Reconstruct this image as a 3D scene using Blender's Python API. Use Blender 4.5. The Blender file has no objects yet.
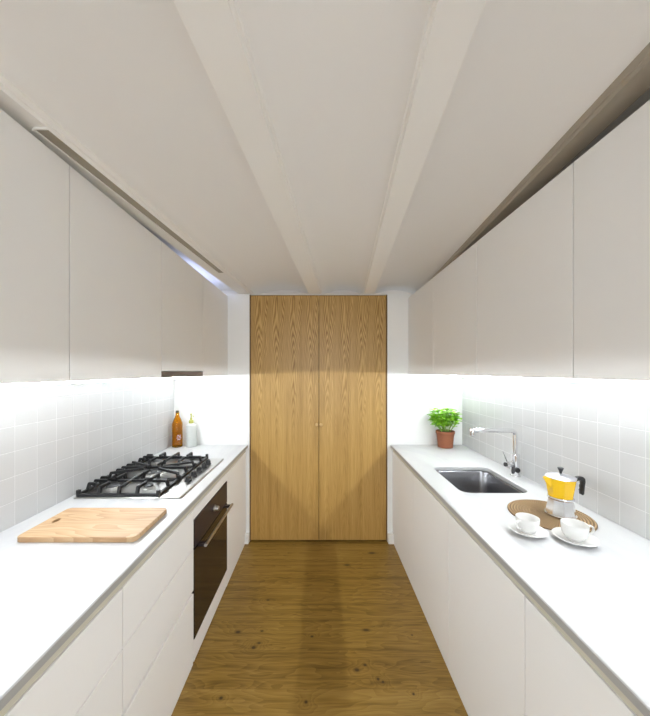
import bpy, bmesh, math, random
from mathutils import Vector, Matrix
C = bpy.context.scene.collection
R = math.radians
random.seed(7)

# ------------------------------------------------------------------ materials
def mat(name, col, rough=0.5, metal=0.0, **kw):
    m = bpy.data.materials.new(name); m.use_nodes = True
    b = m.node_tree.nodes['Principled BSDF']
    b.inputs['Base Color'].default_value = (*col, 1)
    b.inputs['Roughness'].default_value = rough
    b.inputs['Metallic'].default_value = metal
    for k, v in kw.items():
        b.inputs[k.replace('_', ' ')].default_value = v
    # faint procedural variation so that no surface is a flat swatch
    nt = m.node_tree
    n = nt.nodes.new('ShaderNodeTexNoise'); n.inputs['Scale'].default_value = 60
    tc = nt.nodes.new('ShaderNodeTexCoord'); nt.links.new(tc.outputs['Object'], n.inputs['Vector'])
    bp = nt.nodes.new('ShaderNodeBump'); bp.inputs['Strength'].default_value = 0.02
    bp.inputs['Distance'].default_value = 0.001
    nt.links.new(n.outputs['Fac'], bp.inputs['Height']); nt.links.new(bp.outputs['Normal'], b.inputs['Normal'])
    return m

def ramp(nt, stops):
    r = nt.nodes.new('ShaderNodeValToRGB')
    e = r.color_ramp.elements
    e[0].position, e[0].color = stops[0][0], (*stops[0][1], 1)
    e[1].position, e[1].color = stops[-1][0], (*stops[-1][1], 1)
    for p, c in stops[1:-1]:
        x = e.new(p); x.color = (*c, 1)
    return r

def math_node(nt, op, a, b=None, clamp=False):
    n = nt.nodes.new('ShaderNodeMath'); n.operation = op; n.use_clamp = clamp
    for i, v in enumerate((a, b)):
        if v is None: continue
        if isinstance(v, (int, float)): n.inputs[i].default_value = v
        else: nt.links.new(v, n.inputs[i])
    return n.outputs[0]

def mixc(nt, fac, a, b, mode='MIX'):
    n = nt.nodes.new('ShaderNodeMix'); n.data_type = 'RGBA'; n.blend_type = mode
    for s, v in ((n.inputs[0], fac), (n.inputs[6], a), (n.inputs[7], b)):
        if isinstance(v, (int, float)): s.default_value = v
        elif isinstance(v, tuple): s.default_value = (*v, 1)
        else: nt.links.new(v, s)
    return n.outputs[2]

def tile_mat(name, col, grout, z0, size):
    m = mat(name, col, 0.18); nt = m.node_tree; b = nt.nodes['Principled BSDF']
    tc = nt.nodes.new('ShaderNodeTexCoord'); sp = nt.nodes.new('ShaderNodeSeparateXYZ')
    nt.links.new(tc.outputs['Object'], sp.inputs[0])
    u = math_node(nt, 'DIVIDE', math_node(nt, 'ADD', sp.outputs['Y'], 10 * size - 0.067), size)
    v = math_node(nt, 'DIVIDE', math_node(nt, 'SUBTRACT', sp.outputs['Z'], z0), size)
    du = math_node(nt, 'ABSOLUTE', math_node(nt, 'SUBTRACT', math_node(nt, 'FRACT', u), 0.5))
    dv = math_node(nt, 'ABSOLUTE', math_node(nt, 'SUBTRACT', math_node(nt, 'FRACT', v), 0.5))
    d = math_node(nt, 'MAXIMUM', du, dv)
    g = math_node(nt, 'MULTIPLY', math_node(nt, 'SUBTRACT', d, 0.486), 400, clamp=True)       # grout
    pil = math_node(nt, 'MULTIPLY', math_node(nt, 'SUBTRACT', d, 0.455), 20, clamp=True)      # pillowed edge
    cell = nt.nodes.new('ShaderNodeCombineXYZ')
    nt.links.new(math_node(nt, 'FLOOR', u), cell.inputs[0]); nt.links.new(math_node(nt, 'FLOOR', v), cell.inputs[1])
    wn = nt.nodes.new('ShaderNodeTexWhiteNoise'); nt.links.new(cell.outputs[0], wn.inputs['Vector'])
    c1 = mixc(nt, math_node(nt, 'MULTIPLY', wn.outputs['Value'], 0.8), col, tuple(x * 0.955 for x in col))
    nt.links.new(mixc(nt, g, c1, grout), b.inputs['Base Color'])
    no = nt.nodes.new('ShaderNodeTexNoise'); no.inputs['Scale'].default_value = 9; no.inputs['Detail'].default_value = 1
    nt.links.new(tc.outputs['Object'], no.inputs['Vector'])
    h = math_node(nt, 'SUBTRACT', math_node(nt, 'MULTIPLY', no.outputs['Fac'], 1.2), math_node(nt, 'ADD', math_node(nt, 'MULTIPLY', pil, 0.5), g))
    bp = [n for n in nt.nodes if n.type == 'BUMP'][0]
    bp.inputs['Strength'].default_value = 0.5; bp.inputs['Distance'].default_value = 0.0022
    nt.links.new(h, bp.inputs['Height'])
    nt.links.new(math_node(nt, 'ADD', math_node(nt, 'MULTIPLY', g, 0.5), 0.22), b.inputs['Roughness'])
    return m

def wood_mat(name, dark, mid, light, axis, rough, cath=1.0, planks=None, fine=1.0, board=None, knots=False):
    """Grain runs along `axis` (0 x, 2 z). planks = (pitch along y, length along x) for a floor."""
    m = mat(name, mid, rough); nt = m.node_tree; b = nt.nodes['Principled BSDF']; L = nt.links
    tc = nt.nodes.new('ShaderNodeTexCoord'); sp = nt.nodes.new('ShaderNodeSeparateXYZ')
    L.new(tc.outputs['Object'], sp.inputs[0])
    along = sp.outputs['XYZ'[axis]]
    across = sp.outputs['Y'] if axis == 0 else sp.outputs['X']
    seam = None; off = 0.0
    if planks:
        row = math_node(nt, 'DIVIDE', math_node(nt, 'ADD', across, 10 * planks[0] + planks[2]), planks[0])
        rid = math_node(nt, 'FLOOR', row)
        wn = nt.nodes.new('ShaderNodeTexWhiteNoise'); wn.noise_dimensions = '1D'; L.new(rid, wn.inputs['W'])
        col = math_node(nt, 'ADD', math_node(nt, 'DIVIDE', math_node(nt, 'ADD', along, 20), planks[1]), wn.outputs['Value'])
        cid = math_node(nt, 'FLOOR', col)
        wn2 = nt.nodes.new('ShaderNodeTexWhiteNoise'); wn2.noise_dimensions = '2D'
        cv = nt.nodes.new('ShaderNodeCombineXYZ'); L.new(rid, cv.inputs[0]); L.new(cid, cv.inputs[1]); L.new(cv.outputs[0], wn2.inputs['Vector'])
        pid = wn2.outputs['Value']
        e1 = math_node(nt, 'ABSOLUTE', math_node(nt, 'SUBTRACT', math_node(nt, 'FRACT', row), 0.5))
        e2 = math_node(nt, 'ABSOLUTE', math_node(nt, 'SUBTRACT', math_node(nt, 'FRACT', col), 0.5))
        s1 = math_node(nt, 'GREATER_THAN', e1, 0.5 - 0.0013 / planks[0])
        s2 = math_node(nt, 'GREATER_THAN', e2, 0.5 - 0.0013 / planks[1])
        seam = math_node(nt, 'MAXIMUM', s1, s2)
        off = math_node(nt, 'MULTIPLY', pid, 37.0)
    elif board:
        cid = math_node(nt, 'FLOOR', math_node(nt, 'DIVIDE', math_node(nt, 'ADD', across, 10), board))
        wn = nt.nodes.new('ShaderNodeTexWhiteNoise'); wn.noise_dimensions = '1D'; L.new(cid, wn.inputs['W'])
        pid = wn.outputs['Value']; off = math_node(nt, 'MULTIPLY', pid, 37.0)
    vec = nt.nodes.new('ShaderNodeCombineXYZ')
    L.new(math_node(nt, 'ADD', math_node(nt, 'MULTIPLY', along, 1.0), off), vec.inputs[0])
    L.new(across, vec.inputs[1])
    if not isinstance(off, float): L.new(off, vec.inputs[2])
    def mapped(sx, sy, src=None):
        mp = nt.nodes.new('ShaderNodeMapping'); mp.inputs['Scale'].default_value = (sx, sy, 1)
        L.new(src or vec.outputs[0], mp.inputs['Vector']); return mp.outputs[0]
    # cathedral figure: contour lines of a stretched noise field
    n1 = nt.nodes.new('ShaderNodeTexNoise'); n1.inputs['Scale'].default_value = 1; n1.inputs['Detail'].default_value = 2
    n1.inputs['Roughness'].default_value = 0.45
    L.new(mapped(1.5 * cath, 9 * cath), n1.inputs['Vector'])
    rings = math_node(nt, 'FRACT', math_node(nt, 'MULTIPLY', n1.outputs['Fac'], 15))
    n2 = nt.nodes.new('ShaderNodeTexNoise'); n2.inputs['Scale'].default_value = 1; n2.inputs['Detail'].default_value = 3
    L.new(mapped(4 * fine, 190 * fine), n2.inputs['Vector'])
    n3 = nt.nodes.new('ShaderNodeTexNoise'); n3.inputs['Scale'].default_value = 1; n3.inputs['Detail'].default_value = 2
    L.new(mapped(0.8, 5), n3.inputs['Vector'])
    f = math_node(nt, 'ADD', math_node(nt, 'MULTIPLY', rings, 0.30), math_node(nt, 'MULTIPLY', n2.outputs['Fac'], 0.55))
    f = math_node(nt, 'ADD', f, math_node(nt, 'MULTIPLY', n3.outputs['Fac'], 0.35))
    if planks or board:
        f = math_node(nt, 'ADD', f, math_node(nt, 'MULTIPLY', math_node(nt, 'SUBTRACT', pid, 0.5), 0.22))
    r = ramp(nt, [(0.25, dark), (0.55, mid), (0.9, light)]); L.new(f, r.inputs[0])
    colr = r.outputs[0]
    if knots:
        vo = nt.nodes.new('ShaderNodeTexVoronoi'); vo.inputs['Scale'].default_value = 1
        L.new(mapped(1.9, 4.6), vo.inputs['Vector'])
        wob = math_node(nt, 'MULTIPLY', math_node(nt, 'SUBTRACT', n2.outputs['Fac'], 0.5), 0.02)
        kk = math_node(nt, 'SUBTRACT', 1.0, math_node(nt, 'MULTIPLY', math_node(nt, 'ADD', vo.outputs['Distance'], wob), 14), clamp=True)
        spv = nt.nodes.new('ShaderNodeSeparateColor'); L.new(vo.outputs['Color'], spv.inputs[0])
        on = math_node(nt, 'GREATER_THAN', spv.outputs[0], 0.45)
        colr = mixc(nt, math_node(nt, 'MULTIPLY', math_node(nt, 'MULTIPLY', kk, on), 1.2, clamp=True), colr, tuple(x * 0.14 for x in mid))
    if seam is not None:
        colr = mixc(nt, math_node(nt, 'MULTIPLY', seam, 0.75), colr, tuple(x * 0.25 for x in dark))
    L.new(colr, b.inputs['Base Color'])
    bp = [n for n in nt.nodes if n.type == 'BUMP'][0]
    bp.inputs['Strength'].default_value = 0.15; L.new(f, bp.inputs['Height'])
    return m

WHITE = mat('white plaster', (0.83, 0.82, 0.795), 0.7)
WALLW = mat('white painted wall', (0.86, 0.86, 0.845), 0.6)
CEIL = mat('warm white plaster vault', (0.87, 0.85, 0.825), 0.85)
BEAM = mat('cream painted beam', (0.89, 0.865, 0.825), 0.6)
DARKBEAM = mat('taupe beam', (0.36, 0.315, 0.25), 0.6)  # one beam is a darker taupe than the others
LACQ = mat('matt white lacquer', (0.875, 0.865, 0.85), 0.42)
CARC = mat('white melamine carcass', (0.74, 0.73, 0.70), 0.5)
EDGE = mat('cream recessed grip channel', (0.58, 0.55, 0.45), 0.5)
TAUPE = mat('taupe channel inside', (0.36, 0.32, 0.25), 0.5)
CHROME = mat('polished chrome', (0.80, 0.80, 0.81), 0.08, 1.0)
STEEL = mat('brushed stainless steel', (0.50, 0.49, 0.475), 0.28, 1.0)
SINKM = mat('satin stainless bowl', (0.30, 0.30, 0.315), 0.27, 1.0)
ALU = mat('polished aluminium', (0.82, 0.82, 0.83), 0.16, 1.0)
LIDM = mat('satin aluminium lid', (0.62, 0.62, 0.65), 0.38, 1.0)
IRON = mat('black cast iron', (0.008, 0.008, 0.009), 0.42)
BURN = mat('dark enamel burner cap', (0.02, 0.02, 0.022), 0.35)
BRASSB = mat('aluminium burner ring', (0.55, 0.54, 0.52), 0.35, 1.0)
BLACKP = mat('black bakelite', (0.012, 0.012, 0.013), 0.35)
OVEN_GL = mat('dark oven glass', (0.022, 0.016, 0.014), 0.10, 0.0, Specular_IOR_Level=0.28)
OVEN_CT = mat('dark anodised control fascia', (0.028, 0.020, 0.022), 0.3, 0.0, Specular_IOR_Level=0.25)
GREYHOOD = mat('grey brown hood metal', (0.15, 0.125, 0.115), 0.4, 0.3)
YELLOW = mat('yellow enamel', (0.80, 0.50, 0.010), 0.25)
PORC = mat('white porcelain', (0.76, 0.755, 0.74), 0.12)
TERRA = mat('terracotta', (0.25, 0.085, 0.036), 0.8)
SOIL = mat('dark potting soil', (0.03, 0.018, 0.01), 0.95)
STEM = mat('pale green stem', (0.22, 0.42, 0.06), 0.6)
GAPSHADE = mat('dark gap shade', (0.05, 0.045, 0.04), 0.7)  # dark colour stands in for the shade beneath the worktop
WEDGE = mat('grey worktop edge', (0.37, 0.36, 0.345), 0.45)  # greyer and darker than the slab it fronts
SKIRT = mat('white gloss skirting', (0.85, 0.84, 0.81), 0.4)
PRINT = mat('faded white bottle print', (0.85, 0.72, 0.66), 0.6)

def marble():
    m = mat('white marble composite', (0.84, 0.84, 0.835), 0.34); nt = m.node_tree; b = nt.nodes['Principled BSDF']
    tc = nt.nodes.new('ShaderNodeTexCoord')
    mp = nt.nodes.new('ShaderNodeMapping'); mp.inputs['Rotation'].default_value = (0, 0, 0.9); mp.inputs['Scale'].default_value = (1.6, 0.7, 1)
    nt.links.new(tc.outputs['Object'], mp.inputs[0])
    n = nt.nodes.new('ShaderNodeTexNoise'); n.inputs['Scale'].default_value = 2.6; n.inputs['Detail'].default_value = 6
    n.inputs['Distortion'].default_value = 1.2
    nt.links.new(mp.outputs[0], n.inputs['Vector'])
    r = ramp(nt, [(0.35, (0.60, 0.60, 0.60)), (0.5, (0.585, 0.585, 0.59)), (0.56, (0.55, 0.55, 0.565)), (0.66, (0.595, 0.595, 0.595))])
    nt.links.new(n.outputs['Fac'], r.inputs[0]); nt.links.new(r.outputs[0], b.inputs['Base Color'])
    return m
MARBLE = marble()
TILE = tile_mat('white square wall tile', (0.585, 0.585, 0.585), (0.67, 0.67, 0.67), 0.88, 0.108)
def veneer():
    """slip-matched oak veneer: the same cathedral repeats leaf after leaf"""
    m = mat('oak veneer', (0.5, 0.3, 0.09), 0.38); nt = m.node_tree; b = nt.nodes['Principled BSDF']; L = nt.links
    M = lambda o, a, c=None, **k: math_node(nt, o, a, c, **k)
    tc = nt.nodes.new('ShaderNodeTexCoord'); sp = nt.nodes.new('ShaderNodeSeparateXYZ'); L.new(tc.outputs['Object'], sp.inputs[0])
    W = 0.155; u = M('DIVIDE', M('ADD', sp.outputs['X'], 10*W + 0.0), W); rid = M('FLOOR', u)
    fr = M('SUBTRACT', M('FRACT', u), 0.5)
    def noise(vx, vy, vz, det=2, dist=0):
        c = nt.nodes.new('ShaderNodeCombineXYZ')
        for i_, v in enumerate((vx, vy, vz)):
            if isinstance(v, (int, float)): c.inputs[i_].default_value = v
            else: L.new(v, c.inputs[i_])
        n = nt.nodes.new('ShaderNodeTexNoise'); n.inputs['Scale'].default_value = 1; n.inputs['Detail'].default_value = det
        n.inputs['Distortion'].default_value = dist; L.new(c.outputs[0], n.inputs['Vector']); return n.outputs['Fac']
    z = sp.outputs['Z']
    zo = M('ADD', z, M('MULTIPLY', noise(M('MULTIPLY', rid, 1.7), 0, M('MULTIPLY', z, .4), 0), .35))
    wav = M('SUBTRACT', noise(M('MULTIPLY', fr, 2.6), M('MULTIPLY', zo, 2.2), M('MULTIPLY', rid, .08), 2), 0.5)
    f2 = M('ADD', fr, M('MULTIPLY', wav, 0.16))
    q = M('SUBTRACT', M('MULTIPLY', zo, 1.0), M('MULTIPLY', M('POWER', M('ABSOLUTE', f2), 1.5), -2.2))
    q = M('ADD', q, M('MULTIPLY', wav, 0.55))
    ring = M('ABSOLUTE', M('SUBTRACT', M('MULTIPLY', M('FRACT', M('MULTIPLY', q, 7.5)), 2), 1))
    up = M('MULTIPLY', M('SUBTRACT', z, 0.95), 1.1, clamp=True)
    ring = M('MULTIPLY', M('MULTIPLY', M('SUBTRACT', ring, .45), M('ADD', M('MULTIPLY', up, .85), .15)), .62)
    fine = noise(M('MULTIPLY', sp.outputs['X'], 150), 0, M('MULTIPLY', z, 3.5), 3)
    band = noise(M('MULTIPLY', sp.outputs['X'], 28), 0, M('MULTIPLY', z, .5), 1)
    f = M('ADD', M('ADD', M('MULTIPLY', fine, .62), M('MULTIPLY', band, .38)), M('SUBTRACT', 0.02, ring))
    r = ramp(nt, [(0.22, (0.26, 0.135, 0.026)), (0.5, (0.44, 0.262, 0.07)), (0.78, (0.56, 0.355, 0.12))])
    L.new(f, r.inputs[0]); L.new(r.outputs[0], b.inputs['Base Color'])
    return m
DOORM = veneer()

def oak_floor():
    m = mat('golden oak floor planks', (0.3, 0.18, 0.05), 0.40); nt = m.node_tree; b = nt.nodes['Principled BSDF']; L = nt.links
    M = lambda o, a, c=None, **k: math_node(nt, o, a, c, **k)
    tc = nt.nodes.new('ShaderNodeTexCoord'); sp = nt.nodes.new('ShaderNodeSeparateXYZ'); L.new(tc.outputs['Object'], sp.inputs[0])
    x, y = sp.outputs['X'], sp.outputs['Y']
    P = 0.2115; row = M('DIVIDE', M('ADD', y, 20*P - 1.533), P); rid = M('FLOOR', row)
    wn = nt.nodes.new('ShaderNodeTexWhiteNoise'); wn.noise_dimensions = '1D'; L.new(rid, wn.inputs['W']); pid = wn.outputs['Value']
    seam = M('GREATER_THAN', M('ABSOLUTE', M('SUBTRACT', M('FRACT', row), 0.5)), 0.5 - 0.0009/P)
    KN = [(.238, 632, .010, 1.6), (.262, 631, .006, 1.6), (.2535, 647.5, .010, 1.3), (.259, 643, .006, 2.0), (.221, 698, .008, 1.2), (.312, 636.5, .006, 1.4), (.306, 702, .008, 1.0),
          (.366, 630, .009, 2.4), (.412, 635, .005, 1.0), (.357, 670, .010, 1.4), (.365, 665, .007, 1.4), (.378, 679, .008, 1.0), (.383, 682, .007, 1.0), (.4135, 694, .006, 1.0),
          (.347, 565, .012, 2.0), (.372, 553, .012, 2.2), (.268, 600, .006, 2.0)]
    kn = None; warp = None
    for kx, ky, s_, el in KN:
        Y = 486.7/(ky-371.5); X = (kx*1000-319)*Y/314
        dx = M('DIVIDE', M('SUBTRACT', x, X), el); dy = M('SUBTRACT', y, Y)
        d2 = M('ADD', M('MULTIPLY', dx, dx), M('MULTIPLY', dy, dy))
        e = M('EXPONENT', M('MULTIPLY', d2, -1/(s_*s_)))
        wv = M('EXPONENT', M('MULTIPLY', d2, -1/(16*s_*s_)))
        kn = e if kn is None else M('ADD', kn, e); warp = wv if warp is None else M('ADD', warp, wv)
    def noise(vx, vy, vz, det=2, dist=0):
        c = nt.nodes.new('ShaderNodeCombineXYZ')
        for i_, v in enumerate((vx, vy, vz)):
            if isinstance(v, (int, float)): c.inputs[i_].default_value = v
            else: L.new(v, c.inputs[i_])
        n = nt.nodes.new('ShaderNodeTexNoise'); n.inputs['Scale'].default_value = 1; n.inputs['Detail'].default_value = det
        n.inputs['Distortion'].default_value = dist; L.new(c.outputs[0], n.inputs['Vector']); return n.outputs['Fac']
    o = M('MULTIPLY', pid, 31)
    base = noise(M('ADD', M('MULTIPLY', x, 1.5), o), M('MULTIPLY', y, 7), o, 2)
    q = M('ADD', M('MULTIPLY', base, 1.0), M('MULTIPLY', warp, .16))
    ring = M('FRACT', M('MULTIPLY', q, 17))
    fine = noise(M('ADD', M('MULTIPLY', x, 5), o), M('ADD', M('MULTIPLY', y, 150), M('MULTIPLY', base, 30)), o, 3)
    streak = noise(M('ADD', M('MULTIPLY', x, 1.6), o), M('MULTIPLY', y, 38), o, 3)
    f = M('ADD', M('ADD', M('MULTIPLY', fine, .45), M('MULTIPLY', streak, .55)), M('ADD', M('MULTIPLY', ring, .13), M('MULTIPLY', M('SUBTRACT', pid, .5), .10)))
    r = ramp(nt, [(0.34, (0.125, 0.065, 0.009)), (0.55, (0.26, 0.152, 0.028)), (0.80, (0.37, 0.235, 0.058))])
    L.new(f, r.inputs[0])
    c = mixc(nt, M('MULTIPLY', kn, 1.3, clamp=True), r.outputs[0], (0.045, 0.02, 0.006))
    c = mixc(nt, M('MULTIPLY', seam, .6), c, (0.07, 0.035, 0.008))
    L.new(c, b.inputs['Base Color'])
    bp = [n for n in nt.nodes if n.type == 'BUMP'][0]; bp.inputs['Strength'].default_value = .1; L.new(f, bp.inputs['Height'])
    return m
FLOORM = oak_floor()
BOARDM = wood_mat('maple board', (0.29, 0.15, 0.06), (0.46, 0.29, 0.15), (0.56, 0.40, 0.24), 0, 0.5, cath=0.9, fine=0.5)

def glass(name, col, rough=0.02, ior=1.45):
    m = mat(name, col, rough); b = m.node_tree.nodes['Principled BSDF']
    b.inputs['Transmission Weight'].default_value = 1.0; b.inputs['IOR'].default_value = ior
    return m
AMBER = glass('amber glass', (0.84, 0.50, 0.016))
FROST = glass('pale frosted glass', (0.93, 0.95, 0.93), 0.35, 1.12); FROST.node_tree.nodes['Principled BSDF'].inputs['Transmission Weight'].default_value = 0.55
CAPY = mat('yellow green swing cap', (0.42, 0.42, 0.10), 0.4)
CAPD = mat('dark bottle cap', (0.06, 0.045, 0.02), 0.4)

def leafmat():
    m = mat('bright basil leaf', (0.12, 0.42, 0.015), 0.45); nt = m.node_tree; b = nt.nodes['Principled BSDF']
    n = nt.nodes.new('ShaderNodeTexNoise'); n.inputs['Scale'].default_value = 28
    tc = nt.nodes.new('ShaderNodeTexCoord'); nt.links.new(tc.outputs['Object'], n.inputs['Vector'])
    r = ramp(nt, [(0.3, (0.10, 0.36, 0.01)), (0.5, (0.28, 0.62, 0.03)), (0.7, (0.55, 0.82, 0.10))])
    nt.links.new(n.outputs['Fac'], r.inputs[0]); nt.links.new(r.outputs[0], b.inputs['Base Color'])
    b.inputs['Subsurface Weight'].default_value = 0.0
    return m
LEAF = leafmat()

def rattan():
    m = mat('brown woven rattan', (0.36, 0.21, 0.10), 0.75); nt = m.node_tree; b = nt.nodes['Principled BSDF']; L = nt.links
    tc = nt.nodes.new('ShaderNodeTexCoord'); sp = nt.nodes.new('ShaderNodeSeparateXYZ'); L.new(tc.outputs['Object'], sp.inputs[0])
    a = math_node(nt, 'ARCTAN2', sp.outputs['Y'], sp.outputs['X'])
    rr = math_node(nt, 'SQRT', math_node(nt, 'ADD', math_node(nt, 'MULTIPLY', sp.outputs['X'], sp.outputs['X']), math_node(nt, 'MULTIPLY', sp.outputs['Y'], sp.outputs['Y'])))
    ring = math_node(nt, 'FLOOR', math_node(nt, 'DIVIDE', rr, 0.0118))
    s = math_node(nt, 'SINE', math_node(nt, 'ADD', math_node(nt, 'MULTIPLY', a, 90), math_node(nt, 'MULTIPLY', ring, 3.14)))
    fr_ = math_node(nt, 'ABSOLUTE', math_node(nt, 'SUBTRACT', math_node(nt, 'FRACT', math_node(nt, 'DIVIDE', rr, 0.0118)), 0.69))
    r = ramp(nt, [(0.15, (0.085, 0.045, 0.018)), (0.5, (0.27, 0.165, 0.07)), (0.9, (0.50, 0.34, 0.18))])
    L.new(math_node(nt, 'SUBTRACT', math_node(nt, 'ADD', math_node(nt, 'MULTIPLY', s, 0.30), 0.75), math_node(nt, 'MULTIPLY', fr_, 1.0)), r.inputs[0]); L.new(r.outputs[0], b.inputs['Base Color'])
    bp = [n for n in nt.nodes if n.type == 'BUMP'][0]; bp.inputs['Strength'].default_value = 0.6; bp.inputs['Distance'].default_value = 0.002
    L.new(s, bp.inputs['Height'])
    return m
RATTAN = rattan()

def emit(name, col, s):
    m = bpy.data.materials.new(name); m.use_nodes = True; nt = m.node_tree
    b = nt.nodes['Principled BSDF']; b.inputs['Base Color'].default_value = (*col, 1)
    b.inputs['Emission Color'].default_value = (*col, 1); b.inputs['Emission Strength'].default_value = s
    return m

# ------------------------------------------------------------------ geometry helpers
def bm_box(bm, x0, x1, y0, y1, z0, z1):
    vs = [bm.verts.new((x, y, z)) for x in (x0, x1) for y in (y0, y1) for z in (z0, z1)]
    for f in ((0,1,3,2), (4,6,7,5), (0,4,5,1), (2,3,7,6), (0,2,6,4), (1,5,7,3)):
        bm.faces.new([vs[i] for i in f])

def finish(bm, bevel=0, seg=2, ang=40):
    bmesh.ops.recalc_face_normals(bm, faces=bm.faces)
    if bevel:
        es = [e for e in bm.edges if len(e.link_faces) == 2 and e.calc_face_angle(0) > R(50)]
        bmesh.ops.bevel(bm, geom=es, offset=bevel, segments=seg, affect='EDGES', profile=0.5, clamp_overlap=True)
    return bm

def obj(name, bm, m, parent=None, smooth=False, loc=None):
    me = bpy.data.meshes.new(name); bmesh.ops.recalc_face_normals(bm, faces=bm.faces)
    bm.to_mesh(me); bm.free()
    me.materials.append(m)
    if smooth:
        me.shade_smooth() if hasattr(me, 'shade_smooth') else None
        if smooth != 'all': me.set_sharp_from_angle(angle=R(38))
    o = bpy.data.objects.new(name, me); C.objects.link(o)
    if parent: o.parent = parent
    if loc: o.location = loc
    return o

def box(name, m, x0, x1, y0, y1, z0, z1, parent=None, bevel=0.0015, seg=1):
    bm = bmesh.new(); bm_box(bm, x0, x1, y0, y1, z0, z1); finish(bm, bevel, seg)
    return obj(name, bm, m, parent)

def struct(o): o['kind'] = 'structure'; return o

def thing(name, label, cat, loc=(0,0,0), group=None, rz=0):
    o = bpy.data.objects.new(name, None); C.objects.link(o); o.location = loc; o.rotation_euler.z = rz
    o.empty_display_size = 0.05
    o['label'] = label; o['category'] = cat
    if group: o['group'] = group
    return o

def lathe(bm, prof, n=40, c=(0,0,0), phase=0.0, closed=False):
    rings = []
    for r, z in prof:
        if r < 1e-6: rings.append([bm.verts.new((c[0], c[1], c[2] + z))])
        else: rings.append([bm.verts.new((c[0] + r*math.cos(phase + 2*math.pi*i/n), c[1] + r*math.sin(phase + 2*math.pi*i/n), c[2] + z)) for i in range(n)])
    prs = list(zip(rings, rings[1:]))
    if closed: prs.append((rings[-1], rings[0]))
    for a, b in prs:
        for i in range(n):
            j = (i + 1) % n
            if len(a) == 1 and len(b) == 1: continue
            if len(a) == 1: bm.faces.new((a[0], b[i], b[j]))
            elif len(b) == 1: bm.faces.new((a[i], a[j], b[0]))
            else: bm.faces.new((a[i], a[j], b[j], b[i]))

def tube(bm, pts, rad, n=12, caps=True, flat=1.0):
    pts = [Vector(p) for p in pts]
    if not hasattr(rad, '__len__'): rad = [rad] * len(pts)
    rings = []; up = None
    for i, p in enumerate(pts):
        t = (pts[min(i+1, len(pts)-1)] - pts[max(i-1, 0)]).normalized()
        if up is None:
            up = Vector((0,0,1)) if abs(t.z) < 0.9 else Vector((0,1,0))
        a = t.cross(up).normalized(); b = a.cross(t).normalized(); up = b
        rings.append([bm.verts.new(p + rad[i]*(math.cos(2*math.pi*k/n)*a*flat + math.sin(2*math.pi*k/n)*b)) for k in range(n)])
    for r0, r1 in zip(rings, rings[1:]):
        for k in range(n):
            bm.faces.new((r0[k], r0[(k+1)%n], r1[(k+1)%n], r1[k]))
    if caps:
        bm.faces.new(rings[0][::-1]); bm.faces.new(rings[-1])

def arc_pts(c, r, a0, a1, n, ax='xz'):
    out = []
    for i in range(n+1):
        a = a0 + (a1-a0)*i/n
        if ax == 'xz': out.append((c[0] + r*math.cos(a), c[1], c[2] + r*math.sin(a)))
        elif ax == 'yz': out.append((c[0], c[1] + r*math.cos(a), c[2] + r*math.sin(a)))
        else: out.append((c[0] + r*math.cos(a), c[1] + r*math.sin(a), c[2]))
    return out

def rrect(x0, x1, y0, y1, r, n=6):
    pts = []
    for cx, cy, a in ((x1-r, y1-r, 0), (x0+r, y1-r, 90), (x0+r, y0+r, 180), (x1-r, y0+r, 270)):
        for i in range(n+1):
            t = R(a + 90*i/n); pts.append((cx + r*math.cos(t), cy + r*math.sin(t)))
    return pts

def bar(bm, p0, p1, w, h):
    """rectangular bar between two points, h measured upward from p"""
    p0, p1 = Vector(p0), Vector(p1); t = (p1-p0).normalized()
    s = t.cross(Vector((0,0,1)));
    s = (s.normalized() if s.length > 1e-3 else Vector((1,0,0))) * (w/2); u = s.cross(t).normalized() * (h/2)
    a = [bm.verts.new(p0 + x) for x in (s+u, s-u, -s-u, -s+u)]; b = [bm.verts.new(p1 + x) for x in (s+u, s-u, -s-u, -s+u)]
    for i in range(4): bm.faces.new((a[i], a[(i+1)%4], b[(i+1)%4], b[i]))
    bm.faces.new(a[::-1]); bm.faces.new(b)

# ------------------------------------------------------------------ measures (m)
EYE = 1.55
XL, XR = -1.32, 1.305          # side walls
YE = 2.86                      # end wall
YB = -1.9                      # back of the room
WT = 0.885; WTH = 0.025        # worktop
TH = math.atan(26/314.0)       # the beams run askew
TAN = math.tan(TH)

# ------------------------------------------------------------------ room shell
struct(box('floor', FLOORM, XL-0.1, XR+0.1, YB-0.1, YE+0.1, -0.05, 0, bevel=0))
struct(box('wall_left', WALLW, XL-0.12, XL-0.008, YB, YE, 0, 2.6, bevel=0))
struct(box('wall_right', WALLW, XR+0.008, XR+0.12, YB, YE, 0, 2.6, bevel=0))
DX0, DX1, DZ = -0.632, 0.622, 2.250
bm = bmesh.new()
ZW = 2.257
bm_box(bm, XL-0.12, DX0, YE, YE+0.12, 0, ZW); bm_box(bm, DX1, XR+0.12, YE, YE+0.12, 0, ZW); bm_box(bm, DX0, DX1, YE, YE+0.12, DZ, ZW)
struct(obj('wall_end', bm, WALLW))
struct(box('wall_end_upper', CEIL, XL-0.12, XR+0.12, YE+0.24, YE+0.34, ZW-.1, 2.6, bevel=0))
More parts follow.
